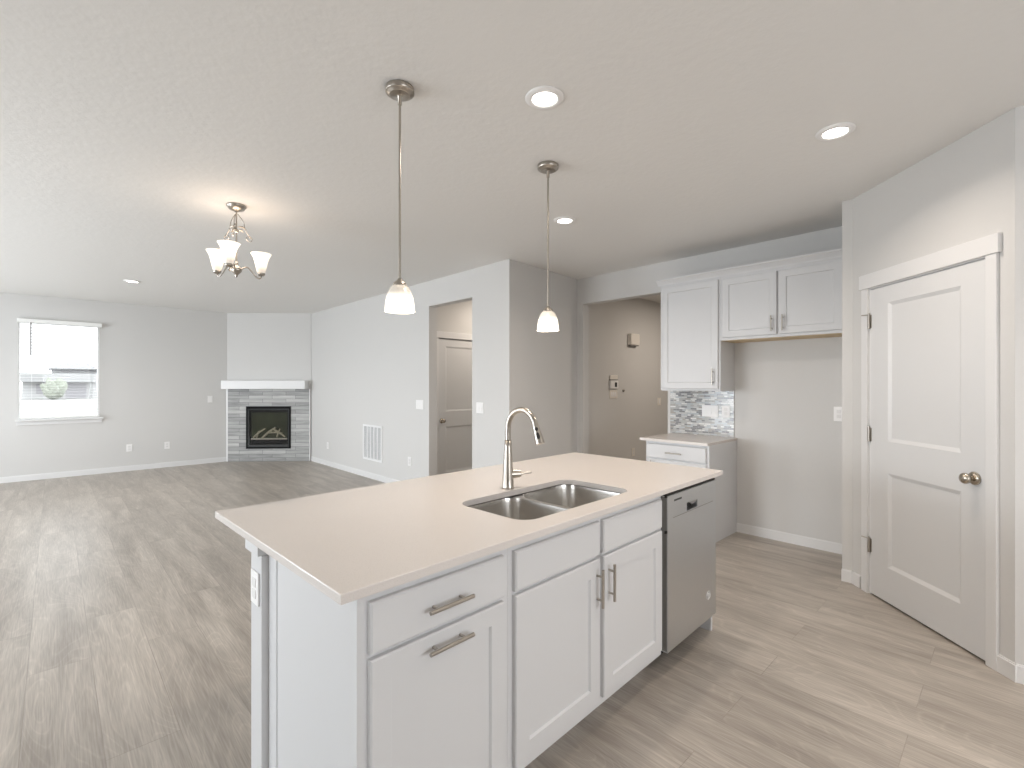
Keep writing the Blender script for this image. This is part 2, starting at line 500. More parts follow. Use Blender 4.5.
# pantry walls: stub face, angled door wall with its door hole
P0 = Vector((3.986, 0.675)); dd = Vector((-0.70711, -0.70711)); nn = Vector((0.70711, -0.70711))
def pw(s, n): q = P0 + dd * s + nn * n; return (q.x, q.y)
w = MB()
w.prism([pw(-0.178, 0), pw(-0.02, 0), pw(-0.02, T), (4.112 + 0.085, 0.801 - 0.085), (4.75, 0.70), (4.75, 0.865), (4.112, 0.865)][::-1], 0, CEIL)
w.prism([pw(0.823, 0), pw(0.95, 0), (XR + T, 0.004 - 0.05), pw(0.823, T)][::-1], 0, CEIL)
w.prism([pw(-0.02, 0), pw(0.823, 0), pw(0.823, T), pw(-0.02, T)][::-1], 2.07, CEIL)
w.box(XR, XR + T, YB, 0.004 - 0.05, 0, CEIL)
w.prism([pw(0.95, 0), (XR, -0.06), (XR + T, -0.046)], 0, CEIL)
struct('wall_pantry', w, M['wall'])
struct('wall_pantry_back', MB().box(4.75, 4.87, -1.0, 0.5, 0, CEIL).box(XR + T, 4.87, -1.1, -1.0, 0, CEIL), M['wall'])
# left wall: patio door, two windows
holes = [(0.35, 2.05, 0.8, 2.1), (3.45, 5.75, 0.0, 2.1), (7.05, 8.95, 0.85, 2.25)]
w = MB(); y = -3.2
for a, b, z0, z1 in holes:
    w.box(XL - T, XL, y, a, 0, CEIL)
    if z0 > 0: w.box(XL - T, XL, a, b, 0, z0)
    w.box(XL - T, XL, a, b, z1, CEIL); y = b
w.box(XL - T, XL, y, 10.3, 0, CEIL)
struct('wall_west', w, M['wall'])
w = MB()
w.box(-3.52, -0.3, YB - T, YB, 0, CEIL); w.box(2.3, XR + T, YB - T, YB, 0, CEIL)
w.box(-0.3, 2.3, YB - T, YB, 0, 0.75); w.box(-0.3, 2.3, YB - T, YB, 2.25, CEIL)
struct('wall_south', w, M['wall'])
# hall and foyer shells
FY = 3.96
struct('wall_foyer', MB().box(XK + T, 9.0, FY, FY + 0.12, 0, CEIL), M['wall'])
struct('wall_foyer_end', MB().box(9.0, 9.1, 0.3, FY + 0.12, 0, CEIL), M['wall'])
struct('wall_foyer_south', MB().box(4.87, 9.0, 0.3, 0.4, 0, CEIL), M['wall'])
HY = 5.44
HD0, HD1 = 3.79, 4.60       # hall door hole
w = MB()
w.box(XM + T, HD0, HY, HY + T, 0, CEIL); w.box(HD1, 7.0, HY, HY + T, 0, CEIL); w.box(HD0, HD1, HY, HY + T, 2.06, CEIL)
w.box(HD0, HD1, HY + 0.10, HY + T, 0, 2.06)
struct('wall_hall', w, M['wall'])
struct('wall_hall_end', MB().box(7.0, 7.1, FY + 0.12, HY + T, 0, CEIL), M['wall'])

# ------------------------------------------------------------------ baseboards
def bboard(name, pts, side=1, h=0.085, t=0.014, parent=None):
    """run of baseboard along a plan polyline; side picks which side of the line stands proud"""
    mb = MB()
    for (x0, y0), (x1, y1) in zip(pts[:-1], pts[1:]):
        d = Vector((x1 - x0, y1 - y0)); n = Vector((-d.y, d.x)).normalized() * t * side
        e = d.normalized() * 0.002
        q = [(x0 - e.x, y0 - e.y), (x1 + e.x, y1 + e.y), (x1 + n.x + e.x, y1 + n.y + e.y), (x0 + n.x - e.x, y0 + n.y - e.y)]
        if side < 0: q = q[::-1]
        mb.prism(q, 0, h - 0.006)
        n2 = n * 0.55
        q = [(x0 - e.x, y0 - e.y), (x1 + e.x, y1 + e.y), (x1 + n2.x + e.x, y1 + n2.y + e.y), (x0 + n2.x - e.x, y0 + n2.y - e.y)]
        if side < 0: q = q[::-1]
        mb.prism(q, h - 0.006, h)
    return struct(name, mb, M['trim'])
bboard('baseboard_north', [(XL, YW), (A[0] - 0.004, YW)], -1)
bboard('baseboard_east', [(XM, OY1), (XM, B[1] - 0.03)], 1)
bboard('baseboard_corner', [(XM, C1[1]), (XM, OY0)], 1)
bboard('baseboard_return', [C1, C2], -1)
bboard('baseboard_kitchen', [(XK, KY1), (XK, C2[1])], 1)
bboard('baseboard_fridge', [(XK, 0.865), (XK, 1.848)], 1)
bboard('baseboard_stub', [(4.112, 0.802), (4.112, 0.865)], 1)
bboard('baseboard_pantry', [pw(-0.178, 0), pw(-0.092, 0)], -1)
bboard('baseboard_pantry_right', [pw(0.879, 0), pw(0.963, 0)], -1)
bboard('baseboard_right', [(XR, YB), (XR, 0.0)], 1)
bboard('baseboard_foyer', [(XK + T, FY), (9.0, FY)], -1)
bboard('baseboard_hall', [(4.665, HY), (7.0, HY)], -1)

# ------------------------------------------------------------------ windows
def window_unit(name, x0, x1, z0, z1, y, parent_rot=0.0, origin=(0, 0, 0), mull=False, meet=True):
    """vinyl window filling a hole; local x along the wall, +y outward"""
    f = MB(); t = 0.022
    f.box(x0, x1, y, y + 0.06, z0, z0 + t); f.box(x0, x1, y, y + 0.06, z1 - t, z1)
    f.box(x0, x0 + t, y, y + 0.06, z0 + t, z1 - t); f.box(x1 - t, x1, y, y + 0.06, z0 + t, z1 - t)
    zm = (z0 + z1) / 2
    if meet: f.box(x0 + t, x1 - t, y + 0.01, y + 0.05, zm - 0.02, zm + 0.02)
    if mull: f.box((x0 + x1) / 2 - 0.03, (x0 + x1) / 2 + 0.03, y, y + 0.06, z0 + t, z1 - t)
    fo = struct(name, f, M['trim'], loc=origin, rotz=parent_rot)
    g = MB().box(x0 + t, x1 - t, y + 0.028, y + 0.032, z0 + t, z1 - t).build('glass_pane', M['glass'], fo)
    return fo
window_unit('window_1', WX0, WX1, WZ0, WZ1, YW + 0.006, meet=False)
tag(MB().box(WX0 - 0.03, WX1 + 0.045, YW - 0.062, YW + 0.004, WZ0 - 0.022, WZ0, 0.004).box(WX0 - 0.018, WX1 + 0.03, YW - 0.017, YW, WZ0 - 0.078, WZ0 - 0.022).build('trim_1', M['trim']), kind='structure')
for i, (a, b, z0, z1) in enumerate(holes):
    if z0 > 0: window_unit('window_%d' % (i + 2), -b, -a, z0, z1, 0.05, PI / 2, (XL, 0, 0), mull=True, meet=False)
    else: window_unit('door_2', -b, -a, z0, z1, 0.05, PI / 2, (XL, 0, 0), mull=True, meet=False)
window_unit('window_5', -2.3, 0.3, 0.75, 2.25, 0.05, PI, (0, YB, 0), mull=True, meet=False)  # unseen window added behind the camera to let in fill

# blind hung in front of the window
bl = thing('window_blind', 'white horizontal slat blind lowered over the window, slats open', 'blind', (0.075, YW, 0))
hw = (WX1 - WX0) / 2
MB().box(-hw - 0.012, hw + 0.022, -0.066, -0.004, 2.318, 2.375, 0.004).build('headrail', M['blind'], bl)
s_ = MB(); z = 2.29
while z > 0.955:
    s_.prism([(-hw + 0.006, -0.055), (hw - 0.006, -0.055), (hw - 0.006, -0.007), (-hw + 0.006, -0.007)], z, z + 0.0024); z -= 0.043
s_.build('slats', M['blind'], bl)
MB().box(-hw + 0.006, hw - 0.006, -0.057, -0.006, 0.912, 0.930, 0.003).build('bottom_rail', M['blind'], bl)
for x in (-hw + 0.14, hw - 0.14):
    MB().tube([(x, -0.058, 2.32), (x, -0.058, 0.93)], 0.0016, 6).build('lift_cord', M['plate'], bl)
tag(MB().tube([(-hw + 0.130, -0.066, 2.32), (-hw + 0.130, -0.070, 1.84)], 0.009, 8).build('tilt_wand', M['slot'], bl), 'grey tilt wand hanging near the left edge')

# ------------------------------------------------------------------ outdoors beyond the window
tag(MB().box(-120, 130, -110, 200, -0.5, -0.16).build('trim_2', M['ground']), kind='structure').name = 'ground_outside'
K = 7.5
def hx(px): return (-0.38 + (px - 17.8) * 0.01103) * K
def hz(py): return CAM_H + (384.7 - py) * 0.01452 * K
hs = thing('neighbouring_house', 'pale single storey house seen through the window blind', 'house', (0, 75, 0))
MB().box(hx(22), hx(97), 0, 8, -0.15, hz(374)).build('wall', M['ext_wall'], hs)
r_ = MB()
r_.add([(hx(46), -0.6, hz(368)), (hx(100), -0.6, hz(368)), (hx(100), 8, hz(368)), (hx(46), 8, hz(368)), (hx(66), 3.5, hz(360)), (hx(88), 3.5, hz(360))],
       [(0, 1, 5, 4), (2, 3, 4, 5), (1, 2, 5), (3, 0, 4), (3, 2, 1, 0)])
r_.box(hx(50), hx(97), 0.1, 8, hz(374), hz(368))
r_.build('upper_roof', M['ext_roof'], hs)
MB().prism([(hx(19), -1.6), (hx(96), -1.6), (hx(96), 0), (hx(19), 0)], hz(382), hz(373)).build('porch_roof', M['ext_trim'], hs)
g_ = MB().box(hx(64), hx(85), -0.08, 0, -0.15, hz(383)).build('garage_door', M['ext_gar'], hs)
MB().box(hx(35), hx(43), -0.1, 0, hz(394), hz(384)).build('window', M['ext_gar'], hs)
MB().box(hx(88), hx(91), -1.5, -1.2, -0.15, hz(382)).build('porch_post', M['ext_trim'], hs)
def bush(name, label, cx, cy, r, h):
    bm = bmesh.new()
    bmesh.ops.create_icosphere(bm, subdivisions=4, radius=1)
    for v in bm.verts:
        k = 1 + 0.13 * math.sin(v.co.x * 7 + v.co.z * 5) + 0.10 * math.cos(v.co.y * 9 + v.co.x * 4) + random.uniform(-.08, .08)
        v.co = Vector((v.co.x * r * k, v.co.y * r * k, (v.co.z * 0.5 + 0.5) * h * k))
    me = bpy.data.meshes.new(name); bm.to_mesh(me); bm.free(); me.materials.append(M['ext_green'])
    o = bpy.data.objects.new(name, me); COL.objects.link(o); o.location = (cx, cy, -0.15)
    tag(o, label, 'shrub')
bush('shrub', 'pale green shrub in front of the house outside the window', hx(52), 70, 0.9, 2.0)

# ------------------------------------------------------------------ fireplace
th = math.radians(-43.63)
fpA = Vector((A[0], A[1])); 
FW = (Vector(B) - fpA).length                        # about 1.58 wide
fr = math.atan2(B[1] - A[1], B[0] - A[0])
fp = thing('fireplace', 'gas fireplace with grey ledger stone surround and black firebox', 'fireplace', (A[0], A[1], 0), fr)
s_ = MB()
gx0, gx1, gz0, gz1 = 0.375, 1.175, 0.235, 1.01
x0, x1, yf = 0.045, FW - 0.020, -0.03
s_.box(x0, gx0, yf, 0, 0, 1.33); s_.box(gx1, x1, yf, 0, 0, 1.33)
s_.box(gx0, gx1, yf, 0, 0, gz0); s_.box(gx0, gx1, yf, 0, gz1, 1.33)
s_.build('stone_surround', M['stone'], fp)
tag(MB().box(0.018, 0.045, -0.034, 0, 0, 1.33).build('edge_trim', M['trim'], fp), 'white vertical edge trim')
tag(MB().box(FW - 0.020, FW - 0.006, -0.034, 0, 0, 1.33).build('edge_trim', M['trim'], fp), 'white vertical edge trim')
f_ = MB(); t = 0.028
f_.box(gx0, gx0 + t, -0.045, -0.001, gz0, gz1); f_.box(gx1 - t, gx1, -0.045, -0.001, gz0, gz1)
f_.box(gx0 + t, gx1 - t, -0.045, -0.001, gz0, gz0 + t); f_.box(gx0 + t, gx1 - t, -0.045, -0.001, gz1 - t, gz1)
f_.build('firebox_frame', M['black'], fp)
f_ = MB(); a0, a1, c0, c1, t = gx0 + 0.032, gx1 - 0.032, gz0 + 0.03, gz1 - 0.045, 0.014
f_.box(a0, a0 + t, -0.040, -0.001, c0, c1); f_.box(a1 - t, a1, -0.040, -0.001, c0, c1)
f_.box(a0 + t, a1 - t, -0.040, -0.001, c0, c0 + 0.035); f_.box(a0 + t, a1 - t, -0.040, -0.001, c1 - t, c1)
f_.build('inner_frame', M['graymetal'], fp)
# the viewing chamber stands within the depth of the surround and its frame
f_ = MB()
f_.box(gx0 + 0.028, gx1 - 0.028, -0.004, -0.001, gz0 + 0.028, gz1 - 0.028)
f_.build('firebox_back', M['black'], fp)
MB().box(gx0 + 0.085, gx1 - 0.075, -0.007, -0.004, 0.40, 0.895).build('firebox_liner', M['brick_in'], fp)
MB().box(gx0 + 0.085, gx1 - 0.075, -0.030, -0.007, 0.40, 0.425).build('ember_bed', M['ember'], fp)
for (lx0, lz0, lx1, lz1, r) in ((0.50, .44, 0.71, .60, .022), (0.66, .43, 0.90, .62, .024), (0.84, .60, 1.07, .45, .023), (0.56, .43, 0.60, .56, .018), (0.74, .52, 1.02, .52, .02), (0.92, .44, 0.98, .60, .017)):
    MB().tube([(lx0, -0.026, lz0), ((lx0 + lx1) / 2, -0.028, (lz0 + lz1) / 2 + 0.012), (lx1, -0.026, lz1)], [r * .7, r * .85, r * .6], 9).build('log', M['log'], fp)
MB().box(gx0 + 0.046, gx1 - 0.046, -0.055, -0.052, c0 + 0.03, c1 - 0.012).build('glass_front', M['fireglass'], fp)
mt = MB().box(0.005, FW - 0.045, -0.19, -0.001, 1.332, 1.485, 0.004)
o = mt.build('mantel_shelf', M['trim'], None, (A[0], A[1], 0), fr)
tag(o, 'thick white box mantel shelf above the fireplace stone', 'mantel')

# ------------------------------------------------------------------ interior doors
def casing(name, x0, x1, zt, w=0.062, hw=0.088, ovh=0.022, loc=(0, 0, 0), rotz=0, jamb=0.11):
    mb = MB()
    mb.box(x0 - w, x0, -0.018, -0.0, 0, zt, 0.002); mb.box(x1, x1 + w, -0.018, -0.0, 0, zt, 0.002)
    mb.box(x0 - w - ovh, x1 + w + ovh, -0.024, 0, zt, zt + hw, 0.002)
    return struct(name, mb, M['trim'], loc=loc, rotz=rotz)
def knob_mb(x, y, z):
    R = Matrix.Translation((x, y, z)) @ Matrix.Rotation(math.radians(90), 4, 'X')
    rose = MB().lathe([(0.0001, 0), (0.034, 0), (0.035, 0.006), (0.030, 0.013), (0.014, 0.018), (0.0001, 0.018)], 24, R)
    kn = MB().lathe([(0.0115, 0.014), (0.0115, 0.030), (0.018, 0.036), (0.027, 0.045), (0.0285, 0.054), (0.025, 0.062), (0.014, 0.068), (0.0001, 0.069)], 24, R)
    return rose, kn
def panel_door(name, x0, x1, z0, z1, yf, panels, knob, hinges, parent_loc, rotz, th=0.035):
    """two-panel moulded door, seen face at y = yf"""
    mb = MB()
    ps = sorted(panels, key=lambda p: p[2])
    px0, px1 = ps[0][0], ps[0][1]
    mb.box(x0, px0, yf, yf + th, z0, z1); mb.box(px1, x1, yf, yf + th, z0, z1)
    z = z0
    for p in ps:
        mb.box(px0, px1, yf, yf + th, z, p[2]); z = p[3]
    mb.box(px0, px1, yf, yf + th, z, z1)
    for p in ps:
        mb.recess(px0, px1, p[2], p[3], yf, 0.022, 0.011)
        mb.box(px0, px1, yf + 0.014, yf + th, p[2], p[3])
    d = tag(mb.build(name, M['doorp'], None, parent_loc, rotz), kind='structure')
    if knob:
        rose, kn = knob_mb(knob[0], yf, knob[1])
        k = kn.build('door_knob', M['bronze'], d); rose.build('rosette', M['bronze'], k)
    for hx_, hz_ in hinges:
        h = MB()
        h.tube([(hx_, yf - 0.008, hz_ - 0.048), (hx_, yf - 0.008, hz_ + 0.048)], 0.0075, 10)
        h.box(hx_ - 0.001, hx_ + 0.016, yf - 0.003, yf, hz_ - 0.044, hz_ + 0.044)
        h.tube([(hx_, yf - 0.008, hz_ + 0.048), (hx_, yf - 0.008, hz_ + 0.056)], 0.005, 8)
        if hz_ != hinges[len(hinges) // 2][1]: h.tube([(hx_, yf - 0.012, hz_ + 0.045), (hx_ - 0.038, yf - 0.030, hz_ + 0.047)], 0.004, 8)
        h.build('hinge', M['nickel'], d)
    return d
ploc = (P0.x, P0.y, 0); prot = math.radians(-135)
panel_door('door_1', 0.004, 0.812, 0.012, 2.048, -0.004, [(0.155, 0.672, 1.045, 1.940), (0.155, 0.672, 0.235, 0.840)], (0.752, 0.925), [(-0.003, 1.835), (-0.003, 1.075), (-0.003, 0.330)], ploc, prot)
casing('trim_3', -0.012, 0.821, 2.06, w=0.056, hw=0.095, ovh=0.014, loc=ploc, rotz=prot)
struct('trim_4', MB().box(-0.019, -0.0, -0.001, 0.1, 0, 2.07).box(0.8155, 0.822, -0.001, 0.1, 0, 2.07).box(0, 0.8155, -0.001, 0.1, 2.052, 2.0695), M['trim'], loc=ploc, rotz=prot)
hloc = (HD0, HY, 0)
panel_door('door_3', 0.006, 0.80, 0.012, 2.04, -0.002, [(0.125, 0.68, 1.04, 1.94), (0.125, 0.68, 0.20, 0.835)], (0.06, 0.915), [], hloc, 0)
casing('trim_5', 0.0, 0.81, 2.05, w=0.062, loc=hloc)

# ------------------------------------------------------------------ plates, grille
def plate(name, label, cat, loc, rotz, w=0.075, h=0.12, kind='outlet', n=1, group=None, m=None):
    t = thing(name, label, cat, loc, rotz, group)
    MB().box(-w / 2, w / 2, -0.007, -0.0005, -h / 2, h / 2, 0.002).build('cover_plate', m or M['plate'], t)
    for i in range(n):
        cx = (i - (n - 1) / 2) * 0.046
        if kind == 'outlet':
            for z in (-0.0195, 0.0195):
                MB().box(cx - 0.0165, cx + 0.0165, -0.0092, -0.007, z - 0.0145, z + 0.0145, 0.0008).build('socket', M['socket'], t)
        elif kind == 'switch':
            MB().add([(cx - .016, -.008, -.033), (cx + .016, -.008, -.033), (cx + .016, -.008, .033), (cx - .016, -.008, .033),
                      (cx - .016, -.013, -.033), (cx + .016, -.013, -.033), (cx + .016, -.0085, .033), (cx - .016, -.0085, .033)],
                     [(0, 1, 5, 4), (1, 2, 6, 5), (2, 3, 7, 6), (3, 0, 4, 7), (4, 5, 6, 7)]).build('rocker', M['plate'], t)
    return t
plate('light_switch', 'white switch plate beside the fireplace on the window wall', 'switch', (2.035, YW, 1.15), 0, kind='switch')
plate('wall_outlet', 'white outlet low on the window wall, the one nearer the window', 'outlet', (0.893, YW, 0.375), 0)
plate('wall_outlet', 'white outlet low on the window wall, the one nearer the fireplace', 'outlet', (1.40, YW, 0.375), 0)
R90 = -PI / 2
plate('wall_outlet', 'white outlet low on the long wall just right of the fireplace', 'outlet', (XM, 8.28, 0.35), R90)
plate('wall_outlet', 'white outlet low on the long wall between grille and hall opening', 'outlet', (XM, 5.62, 0.38), R90)
plate('light_switch', 'wide white switch plate left of the hall opening', 'switch', (XM, 5.375, 1.15), R90, w=0.165, n=3, kind='switch')
plate('light_switch', 'white double switch plate between hall opening and wall corner', 'switch', (XM, 4.15, 1.15), R90, w=0.12, n=2, kind='switch')
plate('wall_outlet', 'white outlet at the right of the refrigerator alcove', 'outlet', (XK, 1.02, 1.165), R90)
plate('light_switch', 'white switch plate on the dim foyer wall beside the cabinet', 'switch', (7.04, FY, 1.14), 0, kind='switch', m=M['almond'], w=0.10)
plate('wall_outlet', 'outlet low on the dim foyer wall', 'outlet', (6.28, FY, 0.40), 0, m=M['almond'])

gr = thing('return_air_grille', 'white return air grille with vertical louvres low on the long wall', 'vent', (XM, 6.655, 0), R90)
g0, g1, q0, q1 = -0.295, 0.295, 0.272, 0.805
f_ = MB(); t = 0.032
f_.box(g0, g1, -0.012, -0.001, q0, q0 + t, 0.002); f_.box(g0, g1, -0.012, -0.001, q1 - t, q1, 0.002)
f_.box(g0, g0 + t, -0.012, -0.001, q0 + t, q1 - t); f_.box(g1 - t, g1, -0.012, -0.001, q0 + t, q1 - t)
for k in range(1, 5):
    cx = g0 + t + (g1 - g0 - 2 * t) * k / 5
    f_.box(cx - 0.012, cx + 0.012, -0.011, -0.002, q0 + t, q1 - t)
f_.build('grille_frame', M['hvac'], gr)
MB().box(g0 + 0.02, g1 - 0.02, -0.003, -0.0015, q0 + 0.02, q1 - 0.02).build('duct_recess', M['hvacin'], gr)
lv = MB()
z = q0 + t + 0.006
while z < q1 - t - 0.006:
    lv.box(g0 + t, g1 - t, -0.009, -0.003, z, z + 0.003); z += 0.014
lv.build('louvres', M['hvac'], gr)

# foyer wall devices
ch = thing('door_chime', 'square off-white door chime box high on the foyer wall', 'door chime', (6.25, FY, 2.0), 0)
MB().box(-0.115, 0.115, -0.065, -0.001, 0, 0.165, 0.008).build('cover', M['almond'], ch)
MB().box(-0.10, 0.10, -0.055, -0.006, -0.012, 0.002).build('base', M['slot'], ch)
kp = thing('alarm_keypad', 'small white keypad with dark screen on the foyer wall', 'keypad', (5.76, FY, 1.355), 0)
MB().box(-0.095, 0.095, -0.03, -0.001, 0, 0.115, 0.005).build('housing', M['plate'], kp)
MB().box(0.005, 0.055, -0.033, -0.029, 0.022, 0.088).build('screen', M['screen'], kp)
tst = thing('thermostat', 'flat thermostat mounted above the keypad on the foyer wall', 'thermostat', (5.76, FY, 1.485), 0)
MB().box(-0.09, 0.09, -0.022, -0.001, 0, 0.06, 0.005).build('housing', M['almond'], tst)
MB().box(-0.09, 0.09, -0.024, -0.002, -0.010, 0.0).build('lower_lip', M['slot'], tst)
plate('light_switch', 'wide switch plate mounted below the keypad on the foyer wall', 'switch', (5.765, FY, 1.275), 0, w=0.19, h=0.12, n=3, kind='switch', m=M['almond'])
sn = thing('wall_sensor', 'tiny dark round sensor right of the keypad on the foyer wall', 'sensor', (6.02, FY, 1.325), 0)
R = Matrix.Rotation(math.radians(90), 4, 'X')
MB().lathe([(0.0001, 0.001), (0.022, 0.001), (0.022, 0.012), (0.014, 0.018), (0.0001, 0.018)], 16, R).build('dial', M['nickel'], sn)
MB().lathe([(0.0001, 0.0185), (0.008, 0.0185), (0.008, 0.022), (0.0001, 0.023)], 12, R).build('button', M['slot'], sn)

# ------------------------------------------------------------------ cabinet parts
def pull(parent, x, z, yf, vertical=False, L_=0.155, off=0.028):
    mb = MB(); h = L_ / 2; p = h * 0.62
    if vertical:
        mb.tube([(x, yf - off, z - h), (x, yf - off, z + h)], 0.0060, 12)
        for s in (-p, p): mb.tube([(x, yf, z + s), (x, yf - off, z + s)], 0.0045, 10)
    else:
        mb.tube([(x - h, yf - off, z), (x + h, yf - off, z)], 0.0060, 12)
        for s in (-p, p): mb.tube([(x + s, yf, z), (x + s, yf - off, z)], 0.0045, 10)
    return mb.build('handle', M['nickel'], parent)
def shaker(name, parent, x0, x1, z0, z1, yf, th=0.019, rail=0.057):
    mb = MB()
    a0, a1, c0, c1 = x0 + rail, x1 - rail, z0 + rail, z1 - rail
    bx = lambda *a: mb.box(*a)
    c = 0.004
    bx(x0, a0, yf + c, yf + th, z0, z1); bx(a1, x1, yf + c, yf + th, z0, z1)
    bx(a0, a1, yf + c, yf + th, z0, c0); bx(a0, a1, yf + c, yf + th, c1, z1)
    o4 = [(x0, yf + c, z0), (x1, yf + c, z0), (x1, yf + c, z1), (x0, yf + c, z1)]
    m4 = [(x0 + c, yf, z0 + c), (x1 - c, yf, z0 + c), (x1 - c, yf, z1 - c), (x0 + c, yf, z1 - c)]
    i4 = [(a0, yf, c0), (a1, yf, c0), (a1, yf, c1), (a0, yf, c1)]
    mb.add(o4 + m4 + i4, [(k, (k + 1) % 4, 4 + (k + 1) % 4, 4 + k) for k in range(4)] + [(4 + k, 4 + (k + 1) % 4, 8 + (k + 1) % 4, 8 + k) for k in range(4)])
    mb.recess(a0, a1, c0, c1, yf, 0.005, 0.008)
    mb.box(a0, a1, yf + 0.010, yf + th, c0, c1)
    return mb.build(name, M['cab'], parent)
def slab(name, parent, x0, x1, z0, z1, yf, th=0.019):
    mb = MB()
    c = 0.005
    mb.box(x0, x1, yf + c, yf + th, z0, z1)
    vs = [(x0, yf + c, z0), (x1, yf + c, z0), (x1, yf + c, z1), (x0, yf + c, z1),
          (x0 + c, yf, z0 + c), (x1 - c, yf, z0 + c), (x1 - c, yf, z1 - c), (x0 + c, yf, z1 - c)]
    mb.add(vs, [(0, 1, 5, 4), (1, 2, 6, 5), (2, 3, 7, 6), (3, 0, 4, 7), (4, 5, 6, 7)])
    return mb.build(name, M['cab'], parent)

# ------------------------------------------------------------------ island
IR = math.radians(1.79)
I0 = Vector((0.49, 1.10, 0))
def iw(u, v, z=0):
    return (I0.x + u * math.cos(IR) - v * math.sin(IR), I0.y + u * math.sin(IR) + v * math.cos(IR), z)
ZT0, ZT1 = 0.889, 0.914
VF, VD = 0.035, 0.016          # face frame plane, door plane
VB = 0.645                      # back of the boxes
def ithing(name, label, cat, u, v=0.0, z=0.0, group=None): return thing(name, label, cat, iw(u, v, z), IR, group)

def open_box(x0, x1, y0, y1, z0, z1, t=0.016, rails=(), toe=True, stile=0.03, mid=None):
    mb = MB()
    mb.box(x0, x0 + t, y0 + 0.02, y1, z0 if toe else z0, z1); mb.box(x1 - t, x1, y0 + 0.02, y1, z0, z1)
    mb.box(x0 + t, x1 - t, y1 - 0.012, y1, z0, z1); mb.box(x0 + t, x1 - t, y0 + 0.02, y1 - 0.012, z0, z0 + t)
    mb.box(x0, x0 + stile, y0, y0 + 0.02, z0, z1); mb.box(x1 - stile, x1, y0, y0 + 0.02, z0, z1)
    mb.box(x0 + stile, x1 - stile, y0, y0 + 0.02, z0, z0 + 0.03); mb.box(x0 + stile, x1 - stile, y0, y0 + 0.02, z1 - 0.035, z1)
    for r in rails: mb.box(x0 + stile, x1 - stile, y0, y0 + 0.02, r - 0.02, r + 0.02)
    if mid: mb.box(mid - 0.02, mid + 0.02, y0, y0 + 0.02, z0 + 0.03, z1 - 0.035)
    if toe:
        mb.box(x0 + 0.004, x1 - 0.004, y0 + 0.095, y0 + 0.11, 0, z0)
        mb.box(x0 + 0.004, x0 + 0.02, y0 + 0.11, y1, 0, z0); mb.box(x1 - 0.02, x1 - 0.004, y0 + 0.11, y1, 0, z0)
    return mb
ZB = 0.105
# drawer unit
U0, U1, U2, U3 = 0.0645, 0.592, 1.640, 2.252
dc = ithing('base_cabinet', 'white island cabinet with one drawer over a pull-out door, at the near end', 'cabinet', U0)
open_box(0, U1 - U0 - 0.001, VF, VB, ZB, ZT0, rails=(0.719,)).build('body', M['cab'], dc)
a = 0.0875 - U0; b = 0.560 - U0
d_ = slab('drawer', dc, a, b, 0.726, 0.860, VD); pull(d_, (a + b) / 2 + 0.003, 0.789, VD)
d_ = shaker('door', dc, a, b, 0.140, 0.713, VD, rail=0.058); pull(d_, (a + b) / 2 + 0.003, 0.676, VD)
# sink unit
sc_ = ithing('base_cabinet', 'white sink cabinet with two doors under the sink in the island', 'cabinet', U1)
open_box(0, U2 - U1 - 0.001, VF, VB, ZB, ZT0, rails=(0.719,), mid=(1.115 - U1)).build('body', M['cab'], sc_)
for i, (a, b) in enumerate(((0.612, 1.098), (1.124, 1.617))):
    a -= U1; b -= U1
    slab('false_drawer_front', sc_, a, b, 0.726, 0.860, VD)
    d_ = shaker('door', sc_, a, b, 0.140, 0.713, VD, rail=0.066)
    pull(d_, (b - 0.024) if i == 0 else (a + 0.034), 0.605, VD, True, L_=0.15)
# dishwasher
dw = ithing('dishwasher', 'stainless steel dishwasher built into the end of the island', 'dishwasher', 1.646)
W_ = 0.576; DF = 0.004
MB().box(0.004, W_ - 0.004, DF + 0.05, VB - 0.02, ZB, 0.868).build('tub', M['dark'], dw)
mb = MB()
# door front with a pocket handle cut-out
hx0, hx1, hz0, hz1 = 0.208, 0.335, 0.765, 0.806
mb.box(0, hx0, DF, DF + 0.05, 0.118, 0.872, 0.0); mb.box(hx1, W_, DF, DF + 0.05, 0.118, 0.872)
mb.box(hx0, hx1, DF, DF + 0.05, 0.118, hz0); mb.box(hx0, hx1, DF, DF + 0.05, hz1, 0.872)
door = mb.build('door', M['steel'], dw)
tag(MB().box(-0.003, -0.0005, DF + 0.004, DF + 0.05, 0.125, 0.868).build('door_side', M['steelside'], dw), 'dark side edge of the steel door')
p_ = MB()
p_.box(hx0, hx1, DF + 0.034, DF + 0.048, hz0, hz1)
p_.build('pocket_recess', M['dark'], door)
lip = MB()
lip.add([(hx0 + 0.03, DF + .0005, hz1), (hx1, DF + .0005, hz1), (hx1, DF + .012, hz0 + .018), (hx0 + 0.085, DF + .012, hz0 + .018),
         (hx0 + 0.03, DF + .004, hz1), (hx1, DF + .004, hz1), (hx1, DF + .016, hz0 + .018), (hx0 + 0.085, DF + .016, hz0 + .018)],
        [(3, 2, 1, 0), (4, 5, 6, 7), (0, 1, 5, 4), (1, 2, 6, 5), (2, 3, 7, 6), (3, 0, 4, 7)])
lip.build('handle', M['steel'], door)
MB().box(0.055, 0.535, DF - 0.0012, DF, 0.7585, 0.7605).build('panel_seam', M['steelside'], door)
MB().box(0.068, 0.150, DF - 0.001, DF, 0.838, 0.847).build('nameplate', M['screen'], door)
em = MB()
ex, ez = 0.475, 0.250
em.tube([Vector((ex + 0.023 * math.cos(t), DF - 0.0008, ez + 0.022 * math.sin(t))) for t in [k * PI / 16 for k in range(33)]], 0.0018, 6)
